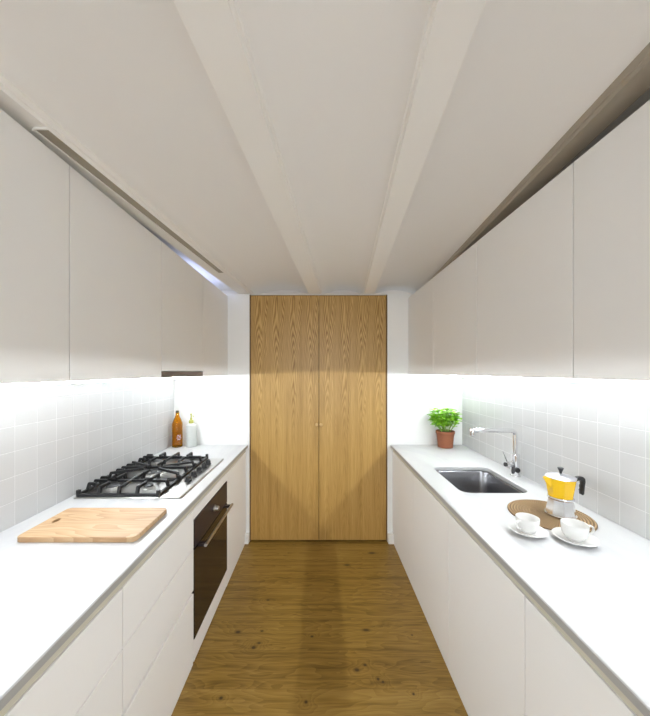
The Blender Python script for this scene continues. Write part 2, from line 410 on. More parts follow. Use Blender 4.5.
# back wall with an added, unseen window opening that lets the fill light in
WX0, WX1, WZ0, WZ1 = -0.75, 0.75, 0.25, 2.1
bm = bmesh.new()
bm_box(bm, XL-0.12, WX0, YB-0.12, YB, 0, 2.6); bm_box(bm, WX1, XR+0.12, YB-0.12, YB, 0, 2.6)
bm_box(bm, WX0, WX1, YB-0.12, YB, 0, WZ0); bm_box(bm, WX0, WX1, YB-0.12, YB, WZ1, 2.6)
struct(obj('wall_back', bm, WALLW))
bm = bmesh.new()
for a in ((WX0, WX0+.05, WZ0, WZ1), (WX1-.05, WX1, WZ0, WZ1), (WX0+.05, WX1-.05, WZ0, WZ0+.05), (WX0+.05, WX1-.05, WZ1-.05, WZ1), (-.03, .03, WZ0+.05, WZ1-.05)):
    bm_box(bm, a[0], a[1], YB-.09, YB-.03, a[2], a[3])
struct(obj('added_window_1', bm, SKIRT))
# tiled splashbacks
struct(box('wall_tiles_left', TILE, XL-0.008, XL, YB, YE, WT-0.01, 1.60, bevel=0))
struct(box('wall_tiles_right', TILE, XR, XR+0.008, YB, YE, WT-0.01, 1.60, bevel=0))
for n in ('wall_tiles_left', 'wall_tiles_right'): bpy.data.objects[n].name = n.replace('wall_tiles', 'trim_splashback')
# small skirting blocks beside the doors
struct(box('baseboard_left', SKIRT, -0.668, DX0-0.001, YE-0.045, YE, 0, 0.085, bevel=0.003))
struct(box('baseboard_right', SKIRT, DX1+0.001, 0.672, YE-0.045, YE, 0, 0.085, bevel=0.003))

# ceiling: shallow plaster vaults between beams, running askew
HB = 0.712
beams = [(-1.50, -1.39), (-0.985, -0.862), (-0.337, -0.218), (0.172, 0.277), (0.690, 0.772), (1.17, 1.27)]
y0, y1 = YB-0.35, YE+0.35
prof = []
edges = [(-1.95, -1.90)] + beams + [(1.62, 1.70)]
for (a0, a1), (b0, b1) in zip(edges, edges[1:]):
    xa, xb = a1, b0; cxm = (xa+xb)/2; w = (xb-xa)/2
    zs, rise = EYE + HB + 0.020, 0.070
    for k in range(17):
        t = -1 + 2*k/16
        prof.append((cxm + w*t, zs + rise*math.sqrt(max(0, 1 - (t*0.97)**2))**1.15))
bm = bmesh.new()
def skew(x, y, z): return (x + y*TAN, y, z)
lo0 = [bm.verts.new(skew(x, y0, z)) for x, z in prof]; lo1 = [bm.verts.new(skew(x, y1, z)) for x, z in prof]
hi0 = [bm.verts.new(skew(x, y0, 2.62)) for x, z in (prof[0], prof[-1])]; hi1 = [bm.verts.new(skew(x, y1, 2.62)) for x, z in (prof[0], prof[-1])]
for i in range(len(prof)-1): bm.faces.new((lo0[i], lo0[i+1], lo1[i+1], lo1[i]))
bm.faces.new((hi0[0], hi0[1], hi1[1], hi1[0]))
bm.faces.new((lo0[0], lo1[0], hi1[0], hi0[0])); bm.faces.new((lo0[-1], hi0[1], hi1[1], lo1[-1]))
bm.faces.new(lo0 + [hi0[1], hi0[0]]); bm.faces.new(lo1 + [hi1[1], hi1[0]])
struct(obj('ceiling', bm, CEIL, smooth=True))
for k, (a, b) in enumerate(beams):
    # beam section with small rebated arrises
    zb = EYE + HB; e = 0.007
    sec = [(a, zb+.012), (a+.004, zb+.010), (a+e, zb), (b-e, zb), (b-.004, zb+.010), (b, zb+.012), (b, zb+.16), (a, zb+.16)]
    bm = bmesh.new()
    yy0, yy1 = YB+0.001, YE+0.239
    v0 = [bm.verts.new(skew(x, yy0, z)) for x, z in sec]; v1 = [bm.verts.new(skew(x, yy1, z)) for x, z in sec]
    for i in range(len(sec)): bm.faces.new((v0[i], v0[(i+1) % len(sec)], v1[(i+1) % len(sec)], v1[i]))
    bm.faces.new(v0[::-1]); bm.faces.new(v1)
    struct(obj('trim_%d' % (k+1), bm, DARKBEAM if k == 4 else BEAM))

# recessed track under the left beam
def skewbox(bm, xa, xb, ya, yb, za, zb_):
    vs = [bm.verts.new(skew(x, y, z)) for x in (xa, xb) for y in (ya, yb) for z in (za, zb_)]
    for f in ((0,1,3,2), (4,6,7,5), (0,4,5,1), (2,3,7,6), (0,2,6,4), (1,5,7,3)): bm.faces.new([vs[i] for i in f])
tr = thing('ceiling_track', 'slim cream metal track with taupe recess under the beam above left wall cabinets', 'track', (0,0,0))
zt = EYE + HB
bm = bmesh.new(); skewbox(bm, -0.8695, -0.866, 0.92, 2.26, zt-.005, zt); skewbox(bm, -0.918, -0.909, 0.92, 2.26, zt-.006, zt)
skewbox(bm, -0.909, -0.8695, 0.915, 0.92, zt-.005, zt)
obj('rail', bm, BEAM, tr)
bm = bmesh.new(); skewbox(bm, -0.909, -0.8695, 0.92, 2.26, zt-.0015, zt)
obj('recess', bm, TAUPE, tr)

# ------------------------------------------------------------------ the oak double doors
def door(n, x0, x1, kx):
    d = struct(box('door_%d' % n, DOORM, x0, x1, YE+0.004, YE+0.044, 0.012, DZ-0.006, bevel=0.0012))
    bm = bmesh.new()
    lathe(bm, [(0, 0), (.006, 0), (.006, .012), (.014, .018), (.0155, .026), (.012, .031), (0, .032)], 24)
    bmesh.ops.rotate(bm, verts=bm.verts, matrix=Matrix.Rotation(R(90), 3, 'X'))
    bmesh.ops.translate(bm, verts=bm.verts, vec=(kx, YE+0.004, 1.07))
    h = obj('door_knob', bm, mat('turned oak knob %d' % n, (0.62, 0.42, 0.17), 0.3), d, smooth=True)
    return d
door(1, DX0+0.010, -0.0035, -0.020); door(2, 0.0015, DX1-0.010, 0.018)
bm = bmesh.new()
OAKEDGE = mat('dark oak jamb', (0.20, 0.115, 0.035), 0.5)
bm_box(bm, DX0+.0005, DX0+.008, YE-.004, YE+.08, 0, DZ-.001); bm_box(bm, DX1-.008, DX1-.0005, YE-.004, YE+.08, 0, DZ-.001)
bm_box(bm, DX0+.008, DX1-.008, YE+.046, YE+.08, 0, DZ-.001)
struct(obj('trim_door_frame', bm, OAKEDGE))

# ------------------------------------------------------------------ wall cabinets
YM = [-0.755, -0.155, 0.445, 1.045, 1.655, 2.245, YE-0.002]
posn = ['third of the row, before the range hood', 'with the range hood strip beneath']
def wall_cabinet(side, ya, yb, face, bot, top, wall, label, hood=False, nose=False):
    s = side
    t = thing('wall_cabinet', label, 'cabinet', ((face+wall)/2, (ya+yb)/2, bot), 'flat white handleless wall cabinets')
    cx, cy = t.location.x, t.location.y
    g = 0.002; ft = 0.02
    xf, xi = face, face + s*ft                     # s=+1 : wall is further in +x
    lo, hi = sorted((xi + s*0.001, wall))
    box('body', CARC, lo-cx, hi-cx, ya+.0005-cy, yb-.0005-cy, (0.034 if hood else 0.0), top-bot, t, 0)
    lo, hi = sorted((xf, xi))
    d = box('door', LACQ, lo-cx, hi-cx, ya+g-cy, yb-g-cy, (0.037 if hood else 0.0), top-bot, t, 0.0015)
    return t
LB, LT, RB, RT = 1.517, 2.236, 1.526, 2.218
LF, RF = -0.829, 0.811
LYM = YM; RYM = [-0.755, -0.19, 0.405, 1.003, 1.613, 2.235, YE-0.002]
ln = ['', '', 'white flat wall cabinet at the near left edge above the chopping board', 'white wall cabinet second from the near left, between the edge cabinet and the hood cabinet',
      'shorter white wall cabinet above the grey hood strip on the left', 'white wall cabinet farthest on the left, between hood and end wall']
rn = ['', '', 'white flat wall cabinet at the near right edge, above the two cups', 'white wall cabinet on the right, above the faucet and the yellow coffee pot',
      'white wall cabinet on the right, above the sink, third from the frame edge', 'white wall cabinet farthest on the right, above the potted basil']
extra = ['white wall cabinet nearest the window end', 'white wall cabinet second from the window end']
for i in range(6):
    wall_cabinet(-1, LYM[i], LYM[i+1], LF, LB, LT, XL+.001, (ln[i] or extra[i] + ' on the left'), hood=(i == 4))
    wall_cabinet(1, RYM[i], RYM[i+1], RF, RB, RT, XR-.001, (rn[i] or extra[i] + ' on the right'))
for o in [o for o in C.objects if o.get('category') == 'cabinet' and 'window end' in o['label']]: pass
hd = thing('range_hood', 'slim grey-brown built-in hood strip under the left wall cabinet above the hob', 'hood', (-1.07, 1.95, LB))
box('casing', GREYHOOD, -.241, .225, -.293, .293, 0.0005, 0.0325, hd, 0.001)
box('front_strip', GREYHOOD, .2255, .241, -.293, .293, -0.001, 0.0325, hd, 0.001)
bm = bmesh.new()
for k in range(9): bm_box(bm, -.19 + k*.042, -.165 + k*.042, -.25, .25, -.003, 0.0003)
obj('filter', bm, STEEL, hd)

# LED strips, tucked at the back under the wall cabinets
LED = emit('white led diffuser', (0.90, 0.96, 1.0), 104.0)
LEDB = emit('white led rear lens', (0.90, 0.96, 1.0), 52.0)
for s, x, zb, lab in ((-1, -1.215, LB, 'slim white light strip glowing under the left wall cabinets'), (1, 1.205, RB, 'slim white light strip glowing under the right wall cabinets')):
    t = thing('led_strip', lab, 'light', (x, 1.0, zb-.0115), 'under-cabinet light strips'); t.rotation_euler.y = R(68)*s
    box('housing', ALU, -.011, .011, -.65, 1.855, -0.006, -0.0005, t, 0)
    box('diffuser', LED, -.008, .008, -.645, 1.850, -0.0085, -0.0065, t, 0)
    a, b = sorted((s*.0115, s*.0130)); box('rear_lens', LEDB, a, b, -.645, 1.850, -0.006, -0.001, t, 0)

# ------------------------------------------------------------------ base cabinets
BXL, BXR = -0.662, 0.668
def base_unit(side, ya, yb, label, fronts, wall, name='base_cabinet', body=True, ztop=0.855):
    face = BXL if side < 0 else BXR
    t = thing(name, label, 'cabinet', (face, (ya+yb)/2, 0), 'white handleless base cabinets')
    cy = t.location.y; s = side; w = abs(wall-face)
    def X(a, b): return tuple(sorted((s*a, s*b)))
    a, b = X(0.0215, w-0.002)
    box('body', CARC, a, b, ya+.0005-cy, yb-.0005-cy, 0.0, ztop, t, 0)
    a, b = X(0.004, 0.021)
    box('plinth', LACQ, a, b, ya+.0005-cy, yb-.0005-cy, 0.0, fronts[0][1]-0.004, t, 0)
    for kind, z0, z1 in fronts:
        a, b = X(0, 0.020)
        box(kind, LACQ, a, b, ya+.002-cy, yb-.002-cy, z0, z1, t, 0.0015)
    # grip channel above the fronts
    a, b = X(0.005, 0.0205)
    box('grip_channel', EDGE, a, b, ya+.0003-cy, yb-.0003-cy, .8215, WT-WTH-.0055, t, 0)
    return t
DR = [('drawer', 0.06, 0.378), ('drawer', 0.396, 0.612), ('drawer', 0.616, 0.820)]
base_unit(-1, -.755, -.14, 'white three-drawer base cabinet nearest the window on the left', DR, XL)
base_unit(-1, -.14, .46, 'white three-drawer base cabinet second from the window on the left', DR, XL)
base_unit(-1, .46, 1.06, 'white drawer cabinet at the bottom left corner of the photo', DR, XL)
base_unit(-1, 1.06, 1.66, 'white drawer cabinet between the near left cabinet and the oven', DR, XL)
base_unit(-1, 2.26, YE-.002, 'plain white base cabinet between the oven and the end wall', [('door', 0.03, 0.820)], XL)
base_unit(1, -.755, -.18, 'white base cabinet nearest the window on the right', [('door', 0.03, 0.820)], XR)
base_unit(1, -.18, .42, 'white base cabinet second from the window on the right', [('door', 0.03, 0.820)], XR)
base_unit(1, .42, 1.02, 'white base cabinet at the bottom right corner of the photo', [('door', 0.03, 0.820)], XR)
base_unit(1, 1.02, 1.62, 'white base cabinet on the right below the coffee pot and cups', [('door', 0.03, 0.820)], XR)
base_unit(1, 2.23, YE-.002, 'white base cabinet by the end wall on the right, dark slot at its foot', [('door', 0.066, 0.820)], XR)
# sink cabinet: hollow, the bowl hangs inside
sc = thing('base_cabinet', 'white base cabinet on the right under the sink', 'cabinet', (BXR, 1.925, 0), 'white handleless base cabinets')
W = XR-BXR-.002
bm = bmesh.new()
bm_box(bm, .0215, W, -.3045, -.2865, 0, .835); bm_box(bm, .0215, W, .2865, .3045, 0, .835); bm_box(bm, .0215, W, -.2865, .2865, .08, .098); bm_box(bm, W-.012, W, -.2865, .2865, .098, .835)
obj('body', bm, CARC, sc)
box('plinth', LACQ, .004, .021, -.3045, .3045, 0, .026, sc, 0)
box('door', LACQ, 0, .020, -.3034, .3034, .03, .820, sc, .0015)
box('grip_channel', EDGE, .005, .0205, -.3047, .3047, .8215, WT-WTH-.0055, sc, 0)
# oven housing
oh = thing('base_cabinet', 'white base cabinet housing the dark built-in oven', 'cabinet', (BXL, 1.96, 0), 'white handleless base cabinets')
W = abs(XL-BXL)-.002
bm = bmesh.new()
bm_box(bm, -W, -.0215, -.2995, -.2865, 0, .835); bm_box(bm, -W, -.0215, .2865, .2995, 0, .835); bm_box(bm, -W, -.0215, -.2865, .2865, .10, .122); bm_box(bm, -W, -.0215, -.2865, .2865, .775, .83)
obj('body', bm, CARC, oh)
box('lower_panel', LACQ, -.020, 0, -.2984, .2984, .012, .124, oh, .0015)
box('upper_panel', LACQ, -.020, 0, -.2984, .2984, .766, .820, oh, .0015)
box('grip_channel', EDGE, -.0205, -.005, -.2997, .2997, .8215, WT-WTH-.0055, oh, 0)
# oven
ov = thing('oven', 'built-in oven with dark glass door and steel bar handle below the hob', 'oven', (BXL, 1.96, 0.126))
box('casing', STEEL, -.56, -.021, -.283, .283, .0, .63, ov, 0.002)
box('door', OVEN_GL, -.020, .002, -.296, .296, .002, .478, ov, 0.002)
box('control_panel', OVEN_CT, -.020, .002, -.296, .296, .484, .636, ov, 0.002)
k = bmesh.new(); lathe(k, [(0, 0), (.021, 0), (.021, .006), (.017, .009), (.015, .027), (.012, .030), (0, .030)], 32)
bmesh.ops.rotate(k, verts=k.verts, matrix=Matrix.Rotation(R(90), 3, 'Y')); bmesh.ops.translate(k, verts=k.verts, vec=(.002, .02, .562))
obj('knob', k, STEEL, ov, smooth=True)
h = bmesh.new(); tube(h, [(.048, -.262, .484), (.048, .262, .484)], .0085, 16)
ho = obj('handle', h, STEEL, ov, smooth=True)
for yy in (-.24, .24):
    b_ = bmesh.new(); bm_box(b_, .002, .044, yy-.012, yy+.012, .472, .488); obj('handle_bracket', b_, OVEN_CT, ho)

# ------------------------------------------------------------------ worktops
t = box('worktop', MARBLE, XL+.001, -.648, -.76, YE-.001, WT-WTH, WT, None, 0.004, 3)
t['label'] = 'long white marble worktop on the left carrying the hob and chopping board'; t['category'] = 'worktop'
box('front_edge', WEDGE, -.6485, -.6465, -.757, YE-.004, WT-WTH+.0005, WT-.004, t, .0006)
box('gap_shade', GAPSHADE, -.672, -.657, -.757, YE-.004, WT-WTH-.005, WT-WTH-.0003, t, 0)  # dark strip painting the shadow line below the slab
# right worktop with a rounded sink cut-out
SX0, SX1, SY0, SY1, SR = .787, 1.165, 1.72, 2.19, .055
def slab_with_hole(x0, x1, y0, y1, z0, z1, hole):
    bm = bmesh.new()
    def lay(z):
        o = [bm.verts.new((x, y, z)) for x, y in ((x1, y1), (x0, y1), (x0, y0), (x1, y0))]
        h = [bm.verts.new((x, y, z)) for x, y in hole]; return o, h
    ot, ht = lay(z1); ob, hb = lay(z0); n = len(hole); q = n//4
    for o, h in ((ot, ht), (ob, hb)):
        for c in range(4):
            arc = h[c*q:(c+1)*q]
            for i in range(q-1): bm.faces.new((o[c], arc[i], arc[i+1]))
            bm.faces.new((o[c], arc[-1], h[((c+1)*q) % n], o[(c+1) % 4]))
    for i in range(n): bm.faces.new((ht[i], ht[(i+1) % n], hb[(i+1) % n], hb[i]))
    for i in range(4): bm.faces.new((ot[i], ot[(i+1) % 4], ob[(i+1) % 4], ob[i]))
    bmesh.ops.recalc_face_normals(bm, faces=bm.faces)
    es = [e for e in bm.edges if len(e.link_faces) == 2 and e.calc_face_angle(0) > R(80) and (abs(e.verts[0].co.z-e.verts[1].co.z) < 1e-5)]
    bmesh.ops.bevel(bm, geom=es, offset=.0035, segments=3, affect='EDGES', profile=0.5)
    return bm
bm = slab_with_hole(.652, XR-.001, -.76, YE-.001, WT-WTH, WT, rrect(SX0, SX1, SY0, SY1, SR, 6))
t = obj('worktop', bm, MARBLE, smooth=True); t['label'] = 'long white marble worktop on the right with the sink cut into it'; t['category'] = 'worktop'
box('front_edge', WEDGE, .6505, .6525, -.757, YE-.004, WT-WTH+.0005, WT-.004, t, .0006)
box('gap_shade', GAPSHADE, .661, .678, -.757, YE-.004, WT-WTH-.005, WT-WTH-.0003, t, 0)  # shadow line below the slab, painted as a dark strip
# sink
sk = thing('sink', 'rectangular stainless steel undermount sink with rounded corners', 'sink', ((SX0+SX1)/2, (SY0+SY1)/2, WT-WTH-.0045))
hx, hy = (SX1-SX0)/2, (SY1-SY0)/2
def loop(bm, dx, dy, r, z): return [bm.verts.new((x, y, z)) for x, y in rrect(-dx, dx, -dy, dy, r, 6)]
bm = bmesh.new()
levels = [(hx+.016, hy+.016, SR+.016, 0), (hx+.001, hy+.001, SR, 0), (hx-.001, hy-.001, SR, -.006), (hx-.006, hy-.006, SR, -.14), (hx-.012, hy-.012, SR, -.160), (hx-.030, hy-.030, SR, -.172), (.06, .06, .0599, -.178), (.042, .042, .0419, -.181)]
ls = [loop(bm, *l) for l in levels]
for a, b_ in zip(ls, ls[1:]):
    for i in range(len(a)): bm.faces.new((a[i], a[(i+1) % len(a)], b_[(i+1) % len(a)], b_[i]))
so = obj('bowl', bm, SINKM, sk, smooth='all')
md = so.modifiers.new('thickness', 'SOLIDIFY'); md.thickness = .0012; md.offset = -1
bm = bmesh.new(); lathe(bm, [(0, -.186), (.041, -.186), (.041, -.1795), (.034, -.1795), (.030, -.183), (.012, -.183), (.010, -.178), (0, -.178)], 32)
obj('drain', bm, CHROME, sk, smooth=True)

# ------------------------------------------------------------------ faucet
fc = thing('faucet', 'chrome mixer tap with angular swan spout behind the sink', 'tap', (1.250, 2.0, WT))
bm = bmesh.new(); lathe(bm, [(0, 0), (.031, 0), (.031, .005), (.026, .007), (.026, .138), (.022, .142), (0, .128)], 36); obj('body', bm, CHROME, fc, smooth=True)
bm = bmesh.new()
pts = [(0, 0, .126), (0, 0, .260)] + arc_pts((-.03, 0, .260), .03, 0, R(90), 8) + [(-.285, 0, .290)]
tube(bm, pts, .0145, 18); sp_ = obj('spout', bm, CHROME, fc, smooth=True)
bm = bmesh.new(); lathe(bm, [(0, .243), (.015, .243), (.017, .246), (.017, .290), (.014, .294), (0, .294)], 28, c=(-.272, 0, .012)); obj('aerator', bm, CHROME, sp_, smooth=True)
bm = bmesh.new(); tube(bm, [(-.020, -.002, .075), (-.062, -.006, .075)], .0165, 22); hn = obj('valve', bm, CHROME, fc, smooth=True)
bm = bmesh.new(); tube(bm, [(-.052, -.006, .085), (-.070, -.006, .132), (-.082, -.006, .158)], [.0045, .004, .003], 10); obj('lever', bm, CHROME, hn, smooth=True)
bm = bmesh.new(); tube(bm, [(-.004, -.025, .045), (-.005, -.033, .045)], .016, 22); obj('black_disc', bm, BLACKP, fc, smooth=True)  # flat black disc on the front of the body
bm = bmesh.new(); tube(bm, [(-.063, -.006, .075), (-.070, -.007, .075)], .013, 22); obj('end_cap', bm, BLACKP, hn, smooth=True)

# ------------------------------------------------------------------ hob
hb = thing('gas_hob', 'stainless gas hob with black cast iron grates and five burners', 'hob', (-1.003, 2.01, WT))
HX, HY = .284, .372
bm = bmesh.new(); pts = rrect(-HX, HX, -HY, HY, .012, 4)
lv = [(0, 0), (0, .004), (-.004, .0075), (-.010, .0085)]
rings = []
for ins, z in lv:
    rings.append([bm.verts.new((x*(1+ins/HX), y*(1+ins/HY), z)) for x, y in pts])
for a, b_ in zip(rings, rings[1:]):
    for i in range(len(a)): bm.faces.new((a[i], a[(i+1) % len(a)], b_[(i+1) % len(a)], b_[i]))
bm.faces.new(rings[-1]); bm.faces.new(rings[0][::-1])
obj('plate', bm, STEEL, hb, smooth=True)
burners = [(-.155, -.245, .034), (.045, -.245, .026), (-.055, 0.0, .052), (-.155, .245, .036), (.045, .245, .030)]
for bx_, by_, br in burners:
    bm = bmesh.new(); lathe(bm, [(0, .0085), (br*1.35, .0085), (br*1.35, .011), (br*1.05, .014), (br, .022), (0, .022)], 36, c=(bx_, by_, 0))
    bo = obj('burner', bm, BRASSB, hb, smooth=True)
    bm = bmesh.new()
    if br > .05: 
        lathe(bm, [(br*.62, .0222), (br*.97, .0222), (br*.97, .027), (br*.66, .0285), (br*.62, .027)], 36, c=(bx_, by_, 0), closed=True)
        lathe(bm, [(0, .0222), (br*.36, .0222), (br*.34, .028), (0, .030)], 28, c=(bx_, by_, 0))
    else: lathe(bm, [(0, .0222), (br*.95, .0222), (br*.97, .027), (br*.8, .030), (0, .031)], 32, c=(bx_, by_, 0))
    obj('burner_cap', bm, BURN, bo, smooth=True)
# grates: three, each a raised cast frame with sloping feet and fingers towards the burners
def grate(x0, x1, ya, yb, centres):
    bm = bmesh.new(); zt_, zl, w, hh = .052, .0135, .014, .015
    zm = .030
    # low perimeter
    for p, q in (((x0, ya), (x1, ya)), ((x1, ya), (x1, yb)), ((x1, yb), (x0, yb)), ((x0, yb), (x0, ya))):
        bar(bm, (*p, zl+.003), (*q, zl+.003), w, hh)
    def finger(ox, oy, ix, iy):      # foot on the perimeter, rises and runs inwards
        d = Vector((ix-ox, iy-oy, 0)); L_ = d.length; d.normalize()
        a = Vector((ox, oy, zl+.002)); b0 = Vector((ox, oy, 0)) + d*.012 + Vector((0, 0, zt_)); c0 = Vector((ix, iy, zt_))
        bar(bm, a, b0 + Vector((0, 0, .002)), .014, .015); bar(bm, b0 - d*.006, c0, .012, .015)
    for cx_, cy_, rr in centres:
        n_in = rr*1.0
        xa = x0 if cx_ < (x0+x1)/2 else (x0+x1)/2; xb_ = x1 if cx_ > (x0+x1)/2 or len(centres) == 1 else (x0+x1)/2
        if len(centres) == 1: xa = x0
        for sx_, ex in ((-1, x0 if (len(centres) == 1 or cx_ < (x0+x1)/2) else None), (1, x1 if (len(centres) == 1 or cx_ > (x0+x1)/2) else None)):
            if ex is not None: finger(ex, cy_, cx_ + sx_*n_in, cy_)
        finger(cx_, ya, cx_, cy_-n_in); finger(cx_, yb, cx_, cy_+n_in)
    for fy in (.28, .72):
        yy = ya + (yb-ya)*fy; finger(x0, yy, x0+.045, yy)
    if len(centres) == 2:
        mx = (x0+x1)/2; finger(mx, ya, mx, (ya+yb)/2); finger(mx, yb, mx, (ya+yb)/2)
        bar(bm, (centres[0][0]+centres[0][2], centres[0][1], zt_), (centres[1][0]-centres[1][2], centres[1][1], zt_), .0095, .012)
    else:
        cx_, cy_, rr = centres[0]
        for ex, ey in ((x0, ya), (x1, ya), (x0, yb), (x1, yb)):
            d = Vector((ex-cx_, ey-cy_)).normalized(); finger(ex, ey, cx_ + d.x*rr, cy_ + d.y*rr)
    for ex in (x0, x1):
        for ey in (ya, yb):
            bar(bm, (ex, ey, .0088), (ex, ey, zt_*.8), .016, .016)
    return obj('pan_grate', bm, IRON, hb)
grate(-.262, .158, -.358, -.128, [(-.155, -.245, .03), (.045, -.245, .024)])
grate(-.262, .158, -.120, .120, [(-.055, 0, .055)])
grate(-.262, .158, .128, .358, [(-.155, .245, .03), (.045, .245, .026)])
for yy in (-.125, -.04, .045, .13, .215):
    bm = bmesh.new(); lathe(bm, [(0, .0085), (.021, .0085), (.021, .012), (.0175, .014), (.0155, .034), (.013, .036), (0, .036)], 28, c=(.218, yy, 0))
    bm_box(bm, .214, .222, yy-.017, yy+.017, .030, .042)
    obj('knob', bm, BLACKP, hb, smooth=True)

# ------------------------------------------------------------------ chopping board
cb = thing('chopping_board', 'pale wooden chopping board with small hole, lying in front of the hob', 'board', (-.948, 1.352, WT))
bm = bmesh.new(); ring = rrect(-.235, .235, -.134, .134, .022, 6); hole = [(-.198+.013*math.cos(-a), .010+.021*math.sin(-a)) for a in []]
# board with an oval finger hole (28 hole verts to match the outline)
n = len(ring); hp = [(-.188 + .011*math.cos(2*math.pi*(i+.5)/n + 0), .006 + .019*math.sin(2*math.pi*(i+.5)/n)) for i in range(n)]
to = [bm.verts.new((x, y, .021)) for x, y in ring]; ti = [bm.verts.new((x, y, .021)) for x, y in hp]
bo = [bm.verts.new((x, y, .0005)) for x, y in ring]; bi = [bm.verts.new((x, y, .0005)) for x, y in hp]
for i in range(n):
    j = (i+1) % n
    bm.faces.new((to[i], to[j], ti[j], ti[i])); bm.faces.new((bo[i], bo[j], bi[j], bi[i]))
    bm.faces.new((to[i], to[j], bo[j], bo[i])); bm.faces.new((ti[i], ti[j], bi[j], bi[i]))
finish(bm); es = [e for e in bm.edges if e.calc_face_angle(0) > R(80)]
bmesh.ops.bevel(bm, geom=es, offset=.002, segments=2, affect='EDGES')
obj('plank', bm, BOARDM, cb, smooth=True)

# ------------------------------------------------------------------ bottles
def lathe_obj(name, prof, m, parent, n=40): 
    bm = bmesh.new(); lathe(bm, prof, n); return obj(name, bm, m, parent, smooth=True)
b1 = thing('bottle', 'brown glass bottle with small dark stopper beside the tiled wall', 'bottle', (-1.252, 2.775, WT))
out = [(0, .002), (.036, 0), (.0425, .003), (.044, .010), (.044, .200), (.042, .212), (.032, .238), (.021, .264), (.0155, .280), (.0145, .296), (.0160, .298), (.0160, .304), (.0110, .304)]
lathe_obj('glass_body', out + [(.0110, .296), (.0120, .280), (.018, .264), (.029, .238), (.039, .212), (.041, .200), (.041, .012), (.036, .006), (0, .006)], AMBER, b1)
lathe_obj('stopper', [(0, .296), (.0104, .296), (.0104, .305), (.0140, .306), (.0140, .317), (.010, .320), (0, .320)], CAPD, b1)
bm = bmesh.new()
rr = .0444
def patch(a0, a1, z0_, z1_):
    nn = max(2, int(abs(a1-a0)/6)); lo, hi = [], []
    for i in range(nn+1):
        a = R(a0 + (a1-a0)*i/nn)
        lo.append([bm.verts.new((q*math.cos(a), q*math.sin(a), z0_)) for q in (rr, rr+.0005)]); hi.append([bm.verts.new((q*math.cos(a), q*math.sin(a), z1_)) for q in (rr, rr+.0005)])
    for i in range(nn):
        bm.faces.new((lo[i][1], lo[i+1][1], hi[i+1][1], hi[i][1])); bm.faces.new((lo[i][0], hi[i][0], hi[i+1][0], lo[i+1][0]))
        bm.faces.new((lo[i][0], lo[i+1][0], lo[i+1][1], lo[i][1])); bm.faces.new((hi[i][0], hi[i][1], hi[i+1][1], hi[i+1][0]))
    bm.faces.new((lo[0][0], lo[0][1], hi[0][1], hi[0][0])); bm.faces.new((lo[-1][0], hi[-1][0], hi[-1][1], lo[-1][1]))
for z0_, a, b_ in ((.104, -66, -46), (.104, -40, -26), (.092, -70, -58), (.092, -52, -30), (.080, -72, -62), (.080, -56, -46), (.080, -40, -22), (.068, -66, -34)):
    patch(a, b_, z0_, z0_+.0055)
obj('printed_label', bm, PRINT, b1)
b2 = thing('bottle', 'pale frosted glass bottle with yellow-green top, right of the brown bottle', 'bottle', (-1.135, 2.79, WT))
o2 = [(0, .002), (.040, 0), (.0445, .003), (.046, .010), (.046, .178), (.043, .190), (.030, .198), (.016, .204), (.014, .214), (.014, .222), (.010, .222)]
lathe_obj('glass_body', o2 + [(.010, .206), (.028, .194), (.040, .187), (.0425, .1675), (.0425, .010), (0, .008)], FROST, b2)
lathe_obj('collar', [(.0145, .206), (.020, .208), (.021, .222), (.017, .234), (.010, .236), (.010, .2225), (.0145, .2225)], CAPY, b2)
bm = bmesh.new(); lathe(bm, [(0, .224), (.0095, .224), (.0095, .250), (.006, .256), (.006, .278), (.009, .282), (.009, .292), (0, .294)], 24); tube(bm, [(.004, 0, .270), (.020, 0, .272), (.024, 0, .258)], .003, 8)
obj('nozzle', bm, CAPY, b2, smooth=True)

# ------------------------------------------------------------------ potted basil
pp = thing('potted_basil', 'bushy green basil plant in a terracotta pot at the far right corner', 'plant', (1.112, 2.765, WT))
lathe_obj('pot', [(0, .004), (.060, 0), (.063, .003), (.065, .04), (.071, .10), (.0755, .118), (.079, .124), (.079, .141), (.077, .144), (.072, .144), (.070, .128), (0, .126)], TERRA, pp)
lathe_obj('soil', [(0, .1275), (.069, .1275), (.069, .133), (.03, .138), (0, .139)], SOIL, pp)
stems = bmesh.new(); leaves = bmesh.new()
def leaf(bm, p, d, up, L_, w):
    d = d.normalized(); s = d.cross(up).normalized(); nrm = s.cross(d).normalized()
    rows = []
    for i, (t_, ww, dz) in enumerate(((0, .06, 0), (.2, .75, .05), (.45, 1.0, .08), (.72, .72, .03), (.92, .25, -.06), (1.0, .03, -.1))):
        c = p + d*L_*t_ + nrm*L_*dz
        rows.append([bm.verts.new(c + s*w*ww*k + nrm*(abs(k)*w*.35)) for k in (-1, -.5, 0, .5, 1)])
    for a, b_ in zip(rows, rows[1:]):
        for k in range(4): bm.faces.new((a[k], a[k+1], b_[k+1], b_[k]))
rnd = random.Random(11)
